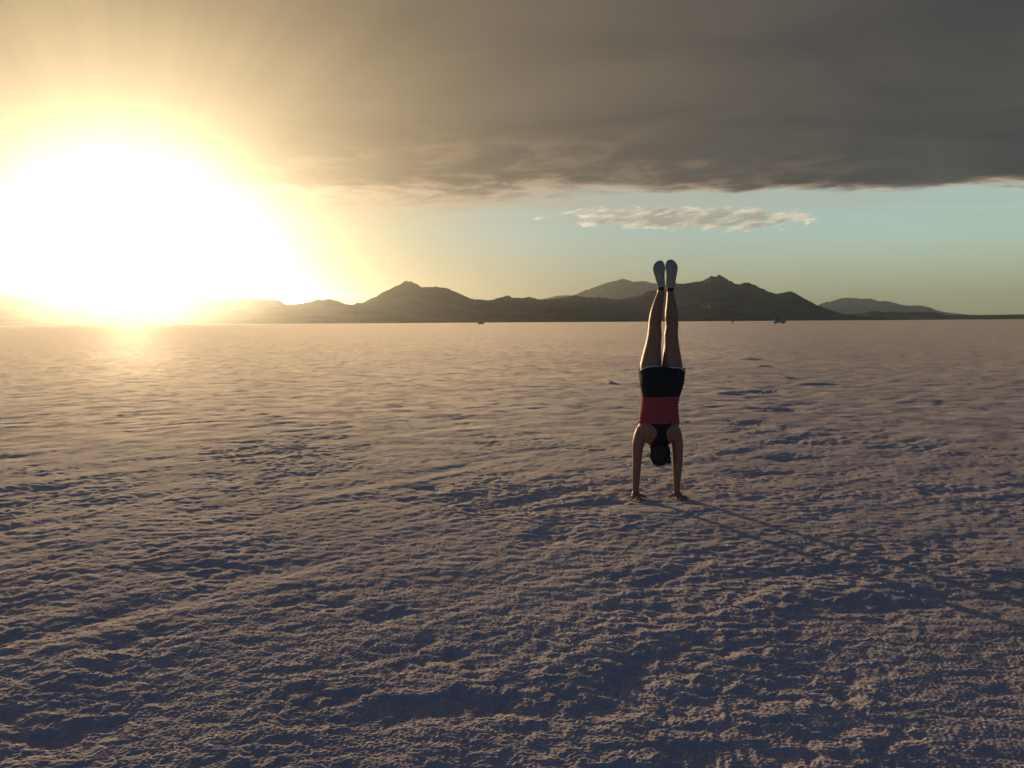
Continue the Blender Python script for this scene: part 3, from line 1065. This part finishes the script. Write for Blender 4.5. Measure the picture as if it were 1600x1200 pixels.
# sunlit fringe
rim = M('MULTIPLY', smooth(5.75, 6.3, edge), M('ADD', .25, M('MULTIPLY', smooth(.36, .62, nF), .75)))
dcol = mix(M('MULTIPLY', rim, .85), dcol, (6.0, 4.4, 3.1))
wisp = M('MULTIPLY', M('MULTIPLY', smooth(3.9, 5.6, edge), smooth(.44, .68, nF)), smooth(3.2, -.6, qx))
dcol = mix(M('MULTIPLY', wisp, .48), dcol, (4.3, 2.95, 1.9))

# thin veil just beyond the edge
veil_n = noise(comb(M('MULTIPLY', qx, .35), M('MULTIPLY', qy, .9), 5.), .8, 6, .6, .5)
veil = M('MULTIPLY', M('MULTIPLY', smooth(5.6, 6.2, qy), M('SUBTRACT', 1., smooth(6.9, 9.2, M('ADD', qy, M('MULTIPLY', M('SUBTRACT', veil_n, .5), 3.2))))), M('MULTIPLY', smooth(.30, .62, veil_n), M('ADD', .62, M('MULTIPLY', smooth(2.5, -2., qx), .26))))
skyc = mix(veil, clear, mix(smooth(2.5, -2., qx), (4.9, 4.7, 3.8), (4.9, 3.7, 2.3)))

# the small bright cloud bank
ux, uv = M('DIVIDE', dx, M('MAXIMUM', dy, .05)), M('DIVIDE', dz, M('MAXIMUM', dy, .05))
c0 = ray(1075, 342); cu, cv = c0.x / c0.y, c0.z / c0.y
lu = M('MULTIPLY', M('SUBTRACT', ux, cu), 1 / .172)
lv = M('ADD', M('MULTIPLY', M('SUBTRACT', uv, cv), 1 / .0150), M('MULTIPLY', lu, .10))
sh_ = comb(M('SUBTRACT', M('MULTIPLY', ux, 36.), M('MULTIPLY', uv, 60.)), M('MULTIPLY', uv, 120.))
nC = noise(sh_, .95, 8, .62, .35)
nC2 = noise(comb(M('MULTIPLY', ux, 14.), M('MULTIPLY', uv, 34.), 3.), .9, 4, .5)
rr_ = M('SQRT', M('ADD', M('MULTIPLY', lu, lu), M('MULTIPLY', lv, lv)))
front = M('MULTIPLY', smooth(.0, .06, dy), 1.)
dens = M('SUBTRACT', M('ADD', M('MULTIPLY', nC, 1.25), M('MULTIPLY', nC2, .5)), M('ADD', .47, M('MULTIPLY', M('POWER', rr_, 1.8), .44)))
nCs = noise(V('ADD', sh_, (-.55, -.35, 0.)), .95, 8, .62, .35)
lit = M('ADD', M('MULTIPLY', M('SUBTRACT', nC, nCs), 3.2), M('SUBTRACT', .62, M('MULTIPLY', dens, 1.5)), clamp=True)
bank = M('MULTIPLY', smooth(.0, .11, dens), front)
bcol = mix(lit, (3.9, 3.7, 3.0), (9.2, 8.2, 6.2))
skyc = mix(M('MULTIPLY', bank, .88), skyc, bcol)
skyc = mix(deck, skyc, dcol)

# the sun burning through: aureole of forward-scattered light
def ex(A, k): return M('MULTIPLY', A, M('EXPONENT', M('MULTIPLY', theta, -1. / k)))
# faint rays fanning out from the sun through gaps in the deck
e1 = SUN.cross(Vector((0, 0, 1))).normalized(); e2 = e1.cross(SUN).normalized()
phi = M('ARCTAN2', V('DOT_PRODUCT', DIR, tuple(e1)), V('DOT_PRODUCT', DIR, tuple(e2)))
rays = noise(comb(M('MULTIPLY', phi, 3.2), M('MULTIPLY', theta, .012)), 2.2, 3, .5)
streak = M('ADD', .74, M('MULTIPLY', rays, .52))
ring_ = M('SUBTRACT', 1.0, M('EXPONENT', M('MULTIPLY', M('MULTIPLY', theta, theta), -1 / 100.)))
streak = M('MULTIPLY', M('MULTIPLY', streak, ring_), lin(3, 17, elev, .3, 1.))
WR, WG, WB = ex(21., 8.4), ex(16.5, 7.8), ex(10, 6.8)
GR, GG, GB = ex(4., 4.6), ex(4., 4.3), ex(3., 3.3)
glow = comb(M('ADD', GR, M('MULTIPLY', WR, streak)), M('ADD', GG, M('MULTIPLY', WG, streak)), M('ADD', GB, M('MULTIPLY', WB, streak)))
tot = V('ADD', skyc, glow)
L.new(tot, bg.inputs['Color'])
w.cycles.sampling_method = 'MANUAL'
w.cycles.sample_map_resolution = 1024

# ------------------------------------------------------------------ render settings
scene.view_settings.view_transform = 'Standard'
scene.view_settings.look = 'None'
scene.view_settings.exposure = 0
scene.view_settings.gamma = 1
scene.view_settings.use_curve_mapping = False
scene.cycles.use_denoising = True
scene.cycles.max_bounces = 6
scene.cycles.volume_bounces = 0
